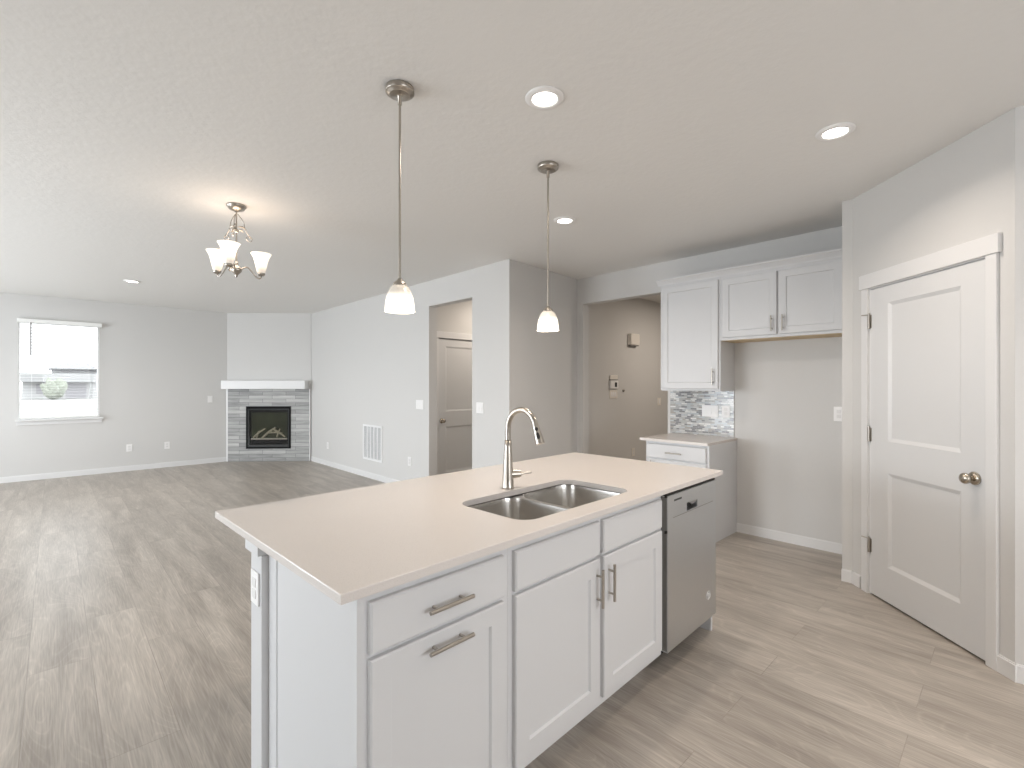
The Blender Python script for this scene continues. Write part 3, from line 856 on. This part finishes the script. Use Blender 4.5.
em.tube([Vector((ex + 0.004, DF - 0.001, ez + 0.008)), Vector((ex - 0.006, DF - 0.001, ez + 0.012)), Vector((ex - 0.012, DF - 0.001, ez)), Vector((ex - 0.005, DF - 0.001, ez - 0.010)), Vector((ex + 0.002, DF - 0.001, ez - 0.002))], 0.0014, 6)
em.tube([Vector((ex + 0.013, DF - 0.001, ez + 0.010)), Vector((ex + 0.006, DF - 0.001, ez + 0.002)), Vector((ex + 0.006, DF - 0.001, ez - 0.008)), Vector((ex + 0.013, DF - 0.001, ez - 0.009))], 0.0014, 6)
tag(em.build('emblem', M['plate'], door), 'round pale emblem near the lower right corner')
MB().box(0, W_, DF + 0.004, DF + 0.06, 0.873, 0.882).build('top_gasket', M['dark'], dw)
MB().box(0.004, W_ - 0.004, 0.125, 0.14, 0.0, ZB - 0.002).build('toe_kick', M['dark'], dw)
for z in (0.872, 0.700):
    MB().box(-0.012, 0.0, 0.0055, 0.0145, z - 0.006, z + 0.006).build('bumper', M['dark'], dw)
# end panels, post and back
ep = ithing('end_panel', 'white end panel closing the near end of the island', 'panel', 0.0)
MB().box(0.0590, U0 - 0.0002, VF, VB, 0, ZT0).build('panel', M['cab'], ep)
MB().box(0.0565, 0.059, VB - 0.072, VB, 0, ZT0).build('stile', M['cab'], ep)
ep2 = MB().box(0, 0.022, VF, VB, 0, ZT0, 0.001).build('end_panel', M['cab'], None, iw(2.232, 0), IR)
tag(ep2, 'narrow white end panel right of the dishwasher', 'panel')
bp_ = MB().box(0, 1.96, 0, 0.016, 0, ZT0).build('back_panel', M['cab'], None, iw(0.160, VB + 0.004), IR)
tag(bp_, 'white panel across the seating side of the island', 'panel')
po = ithing('island_post', 'white square post with a wider cap, holding the near back corner of the island top', 'post', 0.035, VB + 0.004)
MB().box(0, 0.105, 0, 0.105, 0, 0.832, 0.002).build('shaft', M['cab'], po)
MB().box(-0.012, 0.115, 0.0, 0.130, 0.833, ZT0 - 0.0005, 0.002).build('cap', M['cab'], po)
plate('wall_outlet', 'white outlet on the island post under the countertop', 'outlet', iw(0.035, VB + 0.055, 0.715), IR - PI / 2, w=0.072, h=0.112)
po2 = copy_tree(po); po2.location = iw(2.14, VB + 0.004); po2['label'] = 'white square post under the far back corner of the island top'

# countertop with a sink cut-out
SU0, SU1, SV0, SV1 = 0.742, 1.488, 0.098, 0.498
def slab_top(name, W, D, hole, z0, z1, material, loc, rotz, e=0.003):
    mb = MB()
    outer = [(e, e), (W - e, e), (W - e, D - e), (e, D - e)]
    edge = [(0, 0), (W, 0), (W, D), (0, D)]
    def cap(z, loop, flip):
        polys = [[Vector((x, y, 0)) for x, y in loop]]
        if hole: polys.append([Vector((x, y, 0)) for x, y in hole])
        flat = [p for q in polys for p in q]
        tris = tessellate_polygon(polys)
        vs = [(p.x, p.y, z) for p in flat]
        fs = []
        for t in tris:
            a, b, c = [flat[i] for i in t]
            ccw = (b - a).cross(c - a).z > 0
            fs.append(tuple(t) if ccw != flip else tuple(t)[::-1])
        mb.add(vs, fs)
    cap(z1, outer, False); cap(z0, edge, True)
    rings = [(edge, z0), (edge, z1 - e), ([(x * 1.0, y) for x, y in [(0.3 * e, 0.3 * e), (W - .3 * e, .3 * e), (W - .3 * e, D - .3 * e), (.3 * e, D - .3 * e)]], z1 - 0.3 * e), (outer, z1)]
    for (l0, a), (l1, b) in zip(rings[:-1], rings[1:]):
        mb.add([(x, y, a) for x, y in l0] + [(x, y, b) for x, y in l1], [(k, (k + 1) % 4, 4 + (k + 1) % 4, 4 + k) for k in range(4)])
    if hole:
        n = len(hole)
        mb.add([(x, y, z0) for x, y in hole] + [(x, y, z1) for x, y in hole], [((k + 1) % n, k, n + k, n + (k + 1) % n) for k in range(n)], True)
    return mb.build(name, material, None, loc, rotz)
ct = slab_top('countertop', 2.315, 1.068, rrect(SU0, SU1, SV0, SV1, 0.075, 10), ZT0, ZT1, M['quartz'], iw(0, 0), IR)
tag(ct, 'large pale quartz countertop on the island, with the sink cut into it', 'countertop')

# sink
sk = ithing('kitchen_sink', 'stainless undermount double bowl sink in the island top', 'sink', 0, 0)
def bowl(x0, x1, y0, y1, zt, dep):
    mb = MB(); n = 9
    rings = []
    for ins, z, r in ((0, zt, .07), (0.003, zt - 0.02, .07), (0.010, zt - dep + 0.035, .068), (0.020, zt - dep + 0.010, .06), (0.045, zt - dep, .045), (0.12, zt - dep - 0.004, .03)):
        rings.append([(x, y, z) for x, y in rrect(x0 + ins, x1 - ins, y0 + ins, y1 - ins, r, n)])
    m_ = len(rings[0])
    vs = [p for r in rings for p in r]
    fs = []
    for i in range(len(rings) - 1):
        for k in range(m_):
            fs.append((i * m_ + (k + 1) % m_, i * m_ + k, (i + 1) * m_ + k, (i + 1) * m_ + (k + 1) % m_))
    mb.add(vs, fs, True)
    mb.add(rings[-1], [tuple(range(m_))], True)
    return mb, [(x, y) for x, y, z in rings[0]]
ZR = ZT0 - 0.001
b1, l1 = bowl(SU0 - 0.006, 1.086, SV0 - 0.006, SV1 + 0.004, ZR - 0.004, 0.19)
b2, l2 = bowl(1.112, SU1 + 0.006, SV0 - 0.006, SV1 + 0.004, ZR - 0.004, 0.19)
rim = MB()
edge = rrect(SU0 - 0.03, SU1 + 0.03, SV0 - 0.022, SV1 + 0.03, 0.09, 9)
polys = [[Vector((x, y, 0)) for x, y in edge], [Vector((x, y, 0)) for x, y in l1], [Vector((x, y, 0)) for x, y in l2]]
flat = [p for q in polys for p in q]
rim.add([(p.x, p.y, ZR - 0.004) for p in flat], [tuple(t) if ((flat[t[1]] - flat[t[0]]).cross(flat[t[2]] - flat[t[0]]).z > 0) else tuple(t)[::-1] for t in tessellate_polygon(polys)])
rim.build('rim', M['sinksteel'], sk)
for b_, cx in ((b1, 0.911), (b2, 1.303)):
    bo = b_.build('bowl', M['sinksteel'], sk)
    dr = MB().lathe([(0.0001, 0.003), (0.018, 0.003), (0.030, 0.006), (0.042, 0.003), (0.043, 0.0)], 24, Matrix.Translation((cx, 0.31, ZR - 0.004 - 0.194 + 0.001)))
    dr.build('drain', M['nickel'], bo)

# faucet
fc = thing('kitchen_faucet', 'brushed nickel gooseneck faucet behind the island sink', 'faucet', iw(1.106, 0.549, ZT1), IR)
MB().lathe([(0.0001, 0), (0.0295, 0), (0.0295, 0.005), (0.0285, 0.010), (0.0265, 0.05), (0.0235, 0.10), (0.0205, 0.15), (0.0180, 0.20), (0.0160, 0.232), (0.0001, 0.232)], 28).build('body', M['nickel'], fc)
pts = [(0, 0, 0.22), (0, 0, 0.27)]
for k in range(1, 15):
    t = math.radians(k * 166 / 14)
    pts.append((0, -0.090 + 0.090 * math.cos(t), 0.287 + 0.092 * math.sin(t)))
MB().tube(pts, 0.0135, 16).build('neck', M['nickel'], fc)
e0 = Vector(pts[-1]); e1 = (e0 - Vector(pts[-2])).normalized()
q_ = [e0 - e1 * 0.01, e0 + e1 * 0.025, e0 + e1 * 0.055, e0 + e1 * 0.084]
sp = MB().tube(q_, [0.0145, 0.0165, 0.0195, 0.0215], 18).build('spray_head', M['nickel'], fc)
side = Vector((0.75, -0.66, 0)).normalized()
bt = MB()
for c_, a_, h_ in ((e0 + e1 * 0.047, 0.009, 0.019), (e0 + e1 * 0.014, 0.008, 0.009)):
    cc = c_ + Vector((-0.6, -0.55, -0.0)).normalized() * 0.0145
    M4 = Matrix.Translation(cc) @ e1.to_track_quat('Z', 'Y').to_matrix().to_4x4() @ Matrix.Diagonal((a_, a_, h_, 1))
    bt.lathe([(0.0001, -1), (0.5, -0.87), (0.87, -0.5), (1, 0), (0.87, 0.5), (0.5, 0.87), (0.0001, 1)], 14, M4)
tag(bt.build('spray_button', M['dark'], sp), 'black rocker button')
hd = Vector((0.86, -0.5, 0)).normalized()
hb = Vector((0, 0, 0.066))
lv = MB().tube([hb + hd * 0.010, hb + hd * 0.030, hb + hd * 0.062], [0.0215, 0.021, 0.017], 16)
lv.tube([hb + hd * 0.050, hb + hd * 0.072, hb + hd * 0.118 + Vector((0, 0, 0.004))], [0.0075, 0.0055, 0.005], 10)
lv.build('lever', M['nickel'], fc)

# ------------------------------------------------------------------ kitchen wall cabinets
YL, YR = 2.478, 1.875
KR = -PI / 2
def kthing(name, label, cat, x, y, z=0, group=None): return thing(name, label, cat, (x, y, z), KR, group)
W1 = YL - YR
XB, YL2, ZK = 4.145, 2.468, 0.900
WB = YL2 - 1.850
bc = kthing('base_cabinet', 'white single base cabinet with drawer against the kitchen wall, under the mosaic', 'cabinet', XB, YL2)
open_box(0, WB, 0.0, 0.603, ZB, ZK - 0.025, rails=(0.719,)).build('body', M['cab'], bc)
MB().box(WB - 0.016, WB, 0.0, 0.603, 0, ZB).build('side_panel', M['cab'], bc)
d_ = slab('drawer', bc, 0.018, WB - 0.022, 0.718, 0.852, -0.019); pull(d_, 0.300, 0.778, -0.019)
d_ = shaker('door', bc, 0.018, WB - 0.022, 0.125, 0.702, -0.019); pull(d_, 0.075, 0.62, -0.019, True)
kt = slab_top('countertop', 0.668, 0.642, None, ZK - 0.0248, ZK, M['quartz'], (4.107, YL2 + 0.048, 0), KR)
tag(kt, 'small pale countertop on the cabinet against the kitchen wall', 'countertop')
bs = MB().box(0, 0.66, -0.010, -0.001, ZK + 0.001, 1.350).build('backsplash', M['mosaic'], None, (XK, 2.535, 0), KR)
tag(bs, 'shiny grey and white glass mosaic backsplash above the small countertop', 'backsplash')
plate('light_switch', 'wide white switch plate on the mosaic backsplash', 'switch', (XK - 0.010, 2.105, 1.148), KR, w=0.165, h=0.115, n=3, kind='switch')
plate('wall_outlet', 'white outlet on the mosaic, right of the wide switch plate', 'outlet', (XK - 0.010, 1.95, 1.148), KR, w=0.078, h=0.118)

XU = 4.435
uc = kthing('wall_cabinet', 'tall white wall cabinet with one door, over the mosaic backsplash', 'cabinet', XU, YL - 0.003)
open_box(0, 0.600, 0, XK - XU - 0.001, 1.355, 2.400, toe=False).build('body', M['cab'], uc)
MB().box(0.0, 0.600, 0.022, XK - XU - 0.001, 1.351, 1.3545).build('bottom_panel', M['cab'], uc)
d_ = shaker('door', uc, 0.026, 0.584, 1.372, 2.378, -0.019); pull(d_, 0.540, 1.482, -0.019, True)
WF = 1.875 - 0.868
uf = kthing('wall_cabinet', 'short wide white cabinet with two doors over the refrigerator alcove', 'cabinet', XU, 1.874)
open_box(0, WF, 0, XK - XU - 0.001, 1.815, 2.400, toe=False, mid=0.485).build('body', M['cab'], uf)
tag(MB().box(0.0, WF, 0.02, XK - XU - 0.001, 1.810, 1.8145).build('bottom_panel', mat('raw_birch', (0.62, 0.48, 0.30), 0.6, vary=0.08, scale=20), uf), 'bare tan wood underside')
d_ = shaker('door', uf, 0.022, 0.478, 1.838, 2.372, -0.019); pull(d_, 0.442, 1.930, -0.019, True, L_=0.135)
d_ = shaker('door', uf, 0.492, 0.948, 1.838, 2.372, -0.019); pull(d_, 0.528, 1.930, -0.019, True, L_=0.135)
cm = MB()
cpro = [(0.0, 2.401), (-0.004, 2.401), (-0.008, 2.414), (-0.030, 2.446), (-0.038, 2.450), (-0.038, 2.464), (0.0, 2.464)]
cm.profile([(a, b) for a, b in cpro], -0.030, W1 + WF - 0.002, 'x')
cm.profile([(a * 0.85, b) for a, b in cpro], 0.0, XK - XU - 0.001, 'y')
cro = cm.build('crown_moulding', M['cab'], None, (XU, YL, 0), KR)
tag(cro, 'white crown moulding along the top of the wall cabinets', 'moulding')

# ------------------------------------------------------------------ recessed lights
can0 = None
can_labels = ['round recessed ceiling light nearest the near pendant lamp', 'round recessed ceiling light above the pantry door side', 'round recessed ceiling light right of the far pendant lamp', 'round recessed ceiling light near the window, left of the chandelier']
for i, (x, y) in enumerate(CANS):
    if can0 is None:
        c = thing('recessed_light', can_labels[i], 'ceiling light', (x, y, CEIL), 0, 'recessed ceiling lights')
        MB().lathe([(0.089, -0.001), (0.089, -0.004), (0.084, -0.008), (0.070, -0.012), (0.060, -0.012), (0.055, -0.006), (0.055, -0.001)], 40).build('trim_ring', M['plate'], c)
        MB().lathe([(0.0551, -0.0065), (0.03, -0.0068), (0.0001, -0.007)], 40).build('lens', M['can_lens'], c)
        can0 = c
    else:
        c = copy_tree(can0); c.location = (x, y, CEIL); c['label'] = can_labels[i]
    area('can_or_fill_lamp', (x, y, CEIL - 0.02), (0, 0, 0), 0.11, 0.11, 6.5, WARM, 'DISK', 145)

area('can_or_fill_lamp', (2.1, -0.9, CEIL - 0.02), (0, 0, 0), 0.11, 0.11, 9, WARM, 'DISK', 120)   # unseen lamp added behind the camera to brighten the pantry door and floor

# ------------------------------------------------------------------ pendants
def pendant(loc, label):
    p = thing('pendant_lamp', label, 'pendant lamp', loc, 0, 'pendant lamps over the island')
    MB().lathe([(0.0001, CEIL - 0.001), (0.062, CEIL - 0.001), (0.063, CEIL - 0.003), (0.063, CEIL - 0.022), (0.0605, CEIL - 0.0245), (0.055, CEIL - 0.0250), (0.054, CEIL - 0.0285), (0.048, CEIL - 0.0295), (0.047, CEIL - 0.0330), (0.041, CEIL - 0.0340), (0.016, CEIL - 0.0350), (0.009, CEIL - 0.039), (0.009, CEIL - 0.075), (0.0001, CEIL - 0.075)], 36).build('canopy', M['nickel'], p)
    MB().tube([(0, 0, CEIL - 0.05), (0, 0, 1.885)], 0.0055, 10).build('rod', M['nickel'], p)
    cap = MB().lathe([(0.0001, 1.882), (0.009, 1.882), (0.012, 1.875), (0.028, 1.862), (0.031, 1.852), (0.031, 1.842), (0.0001, 1.842)], 28).build('socket_cap', M['nickel'], p)
    MB().lathe([(0.0001, 1.850), (0.032, 1.849), (0.043, 1.838), (0.0515, 1.820), (0.059, 1.798), (0.064, 1.765), (0.0665, 1.735), (0.0645, 1.735), (0.062, 1.765), (0.057, 1.798), (0.0495, 1.820), (0.041, 1.836), (0.031, 1.845), (0.0001, 1.846)], 36).build('glass_shade', M['shade_pend'], p)
    MB().lathe([(0.0001, 1.742), (0.018, 1.750), (0.027, 1.770), (0.024, 1.795), (0.014, 1.815), (0.013, 1.845)], 20).build('bulb', emis('bulb_%s' % len(bpy.data.materials), (1.0, 0.9, 0.76), 6.0), p)
    l = bpy.data.lights.new('pendant_bulb', 'POINT'); l.energy = 2.5; l.color = WARM; l.shadow_soft_size = 0.03
    o = bpy.data.objects.new('pendant_bulb', l); o.location = (loc[0], loc[1], 1.70); COL.objects.link(o)
pendant((1.114, 1.892, 0), 'nickel pendant with opal glass shade over the near end of the island')
pendant((2.150, 1.942, 0), 'nickel pendant with opal glass shade over the far end of the island')

# ------------------------------------------------------------------ chandelier
cx, cy = 0.972, 3.959
cd = thing('chandelier', 'three-armed nickel chandelier with upturned bell glass shades', 'chandelier', (cx, cy, 0), 0)
MB().lathe([(0.0001, CEIL - 0.001), (0.065, CEIL - 0.001), (0.066, CEIL - 0.006), (0.062, CEIL - 0.016), (0.050, CEIL - 0.032), (0.030, CEIL - 0.040), (0.010, CEIL - 0.050), (0.0001, CEIL - 0.050)], 36).build('canopy', M['nickel'], cd)
MB().tube([(0, 0, CEIL - 0.045), (0, 0, 2.29)], 0.0052, 10).build('stem', M['nickel'], cd)
MB().lathe([(0.0001, 2.318), (0.010, 2.312), (0.013, 2.298), (0.009, 2.288), (0.020, 2.280), (0.036, 2.268), (0.039, 2.256), (0.033, 2.240), (0.017, 2.224), (0.008, 2.214), (0.009, 2.206), (0.0001, 2.198)], 28).build('hub', M['nickel'], cd)
MB().lathe([(0.0001, 2.555), (0.010, 2.552), (0.016, 2.540), (0.010, 2.528), (0.0001, 2.525)], 18).build('stem_collar', M['nickel'], cd)
CA = -43.63
for a in (-76, 46, 167):
    t = math.radians(a + CA)
    r = Vector((math.cos(t), math.sin(t), 0))
    def P(d, z): return r * d + Vector((0, 0, z))
    arm = []
    for k in range(15):
        s = k / 14
        d = 0.030 + 0.136 * s
        z = 2.262 + 0.035 * math.sin(s * PI * 1.25) * (1 - s) - 0.062 * (max(0, s - 0.35) / 0.65) ** 1.1 + (0.020 * max(0, (s - 0.8) / 0.2) ** 2)
        arm.append(P(d, z))
    arm.append(P(0.1695, 2.228)); arm.append(P(0.170, 2.240))
    ao = MB().tube(arm, 0.0052, 10).build('arm', M['nickel'], cd)
    T4 = Matrix.Translation(P(0.170, 2.236))
    MB().lathe([(0.0001, 0.0), (0.016, 0.0), (0.026, 0.008), (0.029, 0.018), (0.027, 0.022), (0.0001, 0.022)], 24, T4).build('cup', M['nickel'], ao)
    so = MB().lathe([(0.024, 0.0), (0.030, 0.012), (0.036, 0.040), (0.043, 0.075), (0.053, 0.108), (0.068, 0.134), (0.070, 0.137), (0.066, 0.136), (0.050, 0.108), (0.040, 0.075), (0.033, 0.040), (0.027, 0.012), (0.0001, 0.004)], 32).build('glass_shade', M['shade_chan'], cd)
    so.location = P(0.170, 2.257); so.scale = (1.03, 1.03, 1.08)
    # scroll above: a thin S curve from the collar outward and down
    sc = []
    for k in range(19):
        s = k / 18
        sc.append(P(0.008 + 0.100 * s ** 1.1 + 0.012 * math.sin(s * PI * 2), 2.668 - 0.165 * s))
    for k in range(1, 14):
        t2 = math.radians(-20 - k * 26); rr = 0.026 * (1 - k / 20)
        sc.append(P(0.108 - 0.026 + rr * math.cos(t2) + 0.003, 2.503 + rr * math.sin(t2)))
    MB().tube(sc, 0.0028, 7).build('scroll', M['nickel'], cd)
    # leaf on the scroll
    lf = MB()
    for s_z, ln in ((2.575, 0.05), (2.55, 0.03)):
        lf.tube([P(0.010, s_z), P(0.025 + ln * .3, s_z + 0.004), P(0.02 + ln, s_z - 0.012)], [0.002, 0.0075, 0.0008], 8)
    lf.build('leaf', M['nickel'], cd)
l = bpy.data.lights.new('chandelier_bulbs', 'POINT'); l.energy = 3; l.color = (1.0, 0.78, 0.60); l.shadow_soft_size = 0.12
o = bpy.data.objects.new('chandelier_bulbs', l); o.location = (cx, cy, 2.44); COL.objects.link(o)

# unseen lamps added to brighten the hall and foyer
area('hall_fill', (4.6, 4.8, CEIL - 0.03), (0, 0, 0), 0.3, 0.3, 11, (1.0, 0.88, 0.76), 'DISK')
area('foyer_fill', (6.6, 2.6, CEIL - 0.03), (0, 0, 0), 0.3, 0.3, 20, (1.0, 0.88, 0.76), 'DISK')
